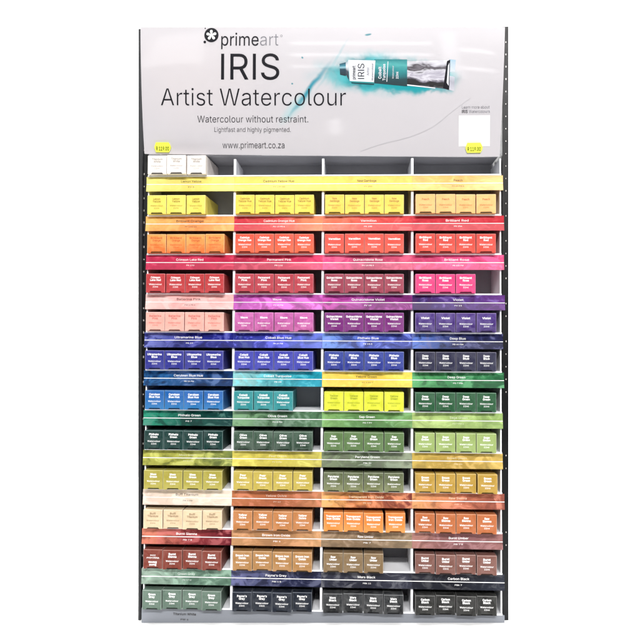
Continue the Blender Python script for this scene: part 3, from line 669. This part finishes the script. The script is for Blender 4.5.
mb.build('tube_picture', [M_cap, M_neck, M_body, M_body, M_foil, M_crimp, plain('printed_white', (238, 240, 248), .35, .5, .85), M_ink, M_ink2], sign)['label'] = 'printed picture of a teal paint tube with foil end'

# ------------------------------------------------------------------ the paint boxes
BW, BH, BD = .0342, .0335, .098
def carton(name, mats, name_text, flip=False):
    w, h, d = BW / 2, BH, .003
    nh = .0026; a, b = .66 * w, .54 * w
    bm = bmesh.new()
    V = lambda x, y, z: bm.verts.new((x, y, z))
    A, B, C_, D, E_, F = V(-w, 0, 0), V(-a, 0, 0), V(-b, 0, nh), V(b, 0, nh), V(a, 0, 0), V(w, 0, 0)
    G, H = V(w, 0, h), V(-w, 0, h)
    B2, C2, D2, E2 = V(-a, d, 0), V(-b, d, nh), V(b, d, nh), V(a, d, 0)
    A3, F3, G3, H3 = V(-w, BD, 0), V(w, BD, 0), V(w, BD, h), V(-w, BD, h)
    for f in ((A, B, C_, D, E_, F, G, H), (A3, A, H, H3), (F, F3, G3, G), (H, G, G3, H3), (A3, H3, G3, F3),
              (A, A3, F3, F, E_, E2, B2, B), (B, B2, C2, C_), (C_, C2, D2, D), (D, D2, E2, E_), (B2, E2, D2, C2)):
        bm.faces.new(f)
    bmesh.ops.recalc_face_normals(bm, faces=bm.faces)
    bm.edges.ensure_lookup_table()
    want = [(A, H), (F, G), (G, H), (G, G3), (H, H3)]
    es = [e for e in bm.edges if any(set(e.verts) == set(p) for p in want)]
    r = bmesh.ops.bevel(bm, geom=es, offset=.0007, segments=2, profile=.5, affect='EDGES')
    for f in r['faces']: f.material_index = 1
    me0 = bpy.data.meshes.new('tmp'); bm.to_mesh(me0); bm.free()
    mb = MB()
    mb.v = [tuple(v.co) for v in me0.vertices]
    mb.f = [list(p.vertices) for p in me0.polygons]; mb.mi = [p.material_index for p in me0.polygons]
    bpy.data.meshes.remove(me0)
    fn = lambda x, z: (x, -.00025, z)
    words = name_text.split()
    if len(words) == 1: l1, l2 = None, words[0]
    elif len(words) == 2: l1, l2 = words
    else: l1, l2 = (words[0], ' '.join(words[1:])) if len(words[0]) > 5 or len(words) == 3 and words[0] == 'Transparent' else (' '.join(words[:2]), words[2])
    if name_text == 'Quinacridone Rose' or name_text == 'Quinacridone Violet': l1, l2 = words
    def line(t, zc, cap, cw, off):
        z = zc - cap / 2
        if flip: z = h - zc - cap / 2
        put_text(mb, t, fn, 0, z, cap, width=min(.030, cw * len(t) + .002), offset=off, mi=2, flip=flip)
    if l1: line(l1, h * .80, .0034, .00215, .022); line(l2, h * .665, .0034, .00215, .022)
    else: line(l2, h * .735, .0034, .00215, .022)
    line('Watercolour', h * .435, .0028, .0019, .006)
    line('22ml', h * .30, .0026, .0019, .006)
    return mb.build(name, mats)

def kid(o, me):
    f = bpy.data.objects.new('tuck_flap', me); COL.objects.link(f); f.parent = o
    return f
ORD = {4: ['leftmost of four', 'second from left of four', 'third from left of four', 'rightmost of four'],
       3: ['leftmost of three', 'middle of three', 'rightmost of three']}
GROUP = 'small paint boxes standing in rows on the display shelves'
M_flapdark = {}
for row in range(12):
    zl = zline[row] + .0166
    for c in range(4):
        n = COUNT[row][c]
        if not n: continue
        col, col2, tc = BOX[row][c]
        nm = NAMES[row][c]
        slug = nm.lower().replace(' ', '_').replace("'", '')
        mott = .45 if nm in ('Mars Black', 'Perylene Green', 'Violet', 'Mauve', 'Olive Green') else .25
        m = card('carton_' + slug, col, col2, mott)
        edge = plain('worn_highlight_edge_' + slug, tuple(int(v * .62 + 245 * .38) for v in col), .6, .3)  # pale folds: wear, plus a bright edge highlight painted in
        mt = M_txt_w if tc == W_ else plain('lettering_' + slug, tc, .45, .4)
        first = carton('paint_box', [m, edge, mt], nm)
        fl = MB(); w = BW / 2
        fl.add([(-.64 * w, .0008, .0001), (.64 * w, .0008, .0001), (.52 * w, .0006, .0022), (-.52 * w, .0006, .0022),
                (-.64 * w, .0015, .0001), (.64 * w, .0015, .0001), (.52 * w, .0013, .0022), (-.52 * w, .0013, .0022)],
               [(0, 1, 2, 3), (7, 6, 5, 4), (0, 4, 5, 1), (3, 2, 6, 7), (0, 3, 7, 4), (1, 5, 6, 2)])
        flap = fl.build('tuck_flap', plain('slot_shade_' + slug, tuple(int(v * .34 + 10) for v in col), .8, .1), first)  # box colour darkened to paint in the shade of the slot
        flipped = carton('paint_box', [m, edge, mt], nm, True) if (row, c) == (10, 0) else None
        pitch = .0356 if c == 3 else .0353
        for k in range(n):
            if k == 0 and flipped is not None:
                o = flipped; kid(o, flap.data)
            elif k == (1 if flipped is not None else 0): o = first
            else:
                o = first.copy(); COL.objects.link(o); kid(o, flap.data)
            x = (c - 2) * CW + .0040 + BW / 2 + k * pitch + random.uniform(0, .0004) + (.0006 if c == 3 else 0)
            yaw = random.uniform(-1.3, 1.3)
            yb_ = -.0125 + random.uniform(-.0026, .0022)
            if row < 2 and c == 0 and k == 2: yaw = -3.2; yb_ = -.0120; x += .0004
            if row < 2 and c == 0 and k < 2: yaw = -.3
            if (row, c, k) == (9, 2, 3): x += .0028
            if (row, c, k) == (9, 2, 2): yaw = 1.6; yb_ -= .002
            if (row, c, k) == (8, 3, 3): yb_ -= .002; x += .001
            if (row, c, k) == (7, 2, 3): x += .0005
            if (row, c, k) == (4, 3, 0): x -= .0003
            o.location = (x, yb_, zl + .0001)
            o.rotation_euler = (0, 0, R(yaw))
            extra = ', printed upside down' if (row, c, k) == (10, 0, 0) else ''
            tag(o, '%s carton lettered %s, %s%s' % (HUE[row][c], nm, ORD[n][k], extra), 'paint box', GROUP)

# ------------------------------------------------------------------ white studio floor and wall
M_studio = plain('white_studio_paint', (255, 255, 255), .8, .2, .95)
mb = MB()
mb.add([(-4, -.5, floor_z(-4)), (4, -.5, floor_z(4)), (4, 1.5, floor_z(4)), (-4, 1.5, floor_z(-4))], [(0, 1, 2, 3)])
tag(mb.build('floor', M_studio), kind='structure')
mb = MB(); mb.box(-4, 4, 1.5, 1.56, -.7, 3.2)
tag(mb.build('wall', M_studio), kind='structure')

# ------------------------------------------------------------------ light
Wd = bpy.data.worlds.new('World'); S.world = Wd; Wd.use_nodes = True
bg = Wd.node_tree.nodes['Background']; bg.inputs[0].default_value = (.96, .98, 1, 1); bg.inputs[1].default_value = .035
def area(name, loc, aim, sx, sy, power, color=(1, 1, 1)):
    l = bpy.data.lights.new(name, 'AREA'); l.shape = 'RECTANGLE'; l.size = sx; l.size_y = sy; l.energy = power; l.color = color
    o = bpy.data.objects.new(name, l); COL.objects.link(o); o.location = loc
    o.rotation_euler = (Vector(aim) - Vector(loc)).to_track_quat('-Z', 'Y').to_euler()
    return o
area('ceiling_lamp', (.35, -3.6, 2.3), (0, 0, .0), 2.4, .4, 258, (1, .985, .965))
area('floor_fill', (0, -.36, 2.2), (0, -.36, 0), 3.2, .25, 58)  # added fill, whitens the floor in front of the stand
area('backdrop_fill', (0, .75, 2.1), (0, 1.1, .2), 5.0, .5, 260)  # added out of view to wash wall and floor to pure white

# added unseen lamps, shaped to mirror as pale bands in the glossy sign
for nm, x0, x1, z0, z1, rad in (('aisle_strip_light', -.27, .42, .895, .93, 2.0), ('aisle_strip_light', -.27, .42, .735, .77, 2.0), ('aisle_strip_light', -.27, .0, .585, .612, 1.8),  # strip lights made up for the sign reflections
                                ('aisle_strip_light', .56, .67, .815, .86, 1.8), ('aisle_strip_light', .55, .64, .575, .62, 1.8), ('aisle_window_light', .475, .545, .45, 1.05, 1.1),
                                ('aisle_window_light', -.93, -.70, .66, 1.06, .7), ('aisle_window_light', -.10, -.03, -.33, -.12, 1.0)):  # window lights made up too, only for the sign reflections
    area(nm, ((x0 + x1) / 2, -2.6, (z0 + z1) / 2), ((x0 + x1) / 2, 0, (z0 + z1) / 2), x1 - x0, z1 - z0, 2.6 * rad * math.pi * (x1 - x0) * (z1 - z0))

# ------------------------------------------------------------------ camera
cam = bpy.data.cameras.new('camera'); co = bpy.data.objects.new('camera', cam); COL.objects.link(co)
cam.sensor_fit = 'HORIZONTAL'; cam.sensor_width = 36; cam.lens = 754. / 640 * 36
cam.clip_start = .05; cam.clip_end = 100
co.location = (.0545481, -1.3470542, .06570988)
a, b, g = .04364463, .03114811, -.0049796
Mx = Matrix.Rotation(a, 3, 'Z') @ Matrix.Rotation(b, 3, 'X') @ Matrix.Rotation(g, 3, 'Y')
X, Y, Z = Mx.col[0], Mx.col[1], Mx.col[2]
co.rotation_euler = Matrix((X, Z, -Y)).transposed().to_euler()
S.camera = co
S.view_settings.view_transform = 'Standard'; S.view_settings.look = 'None'
S.view_settings.exposure = 0; S.view_settings.gamma = 1
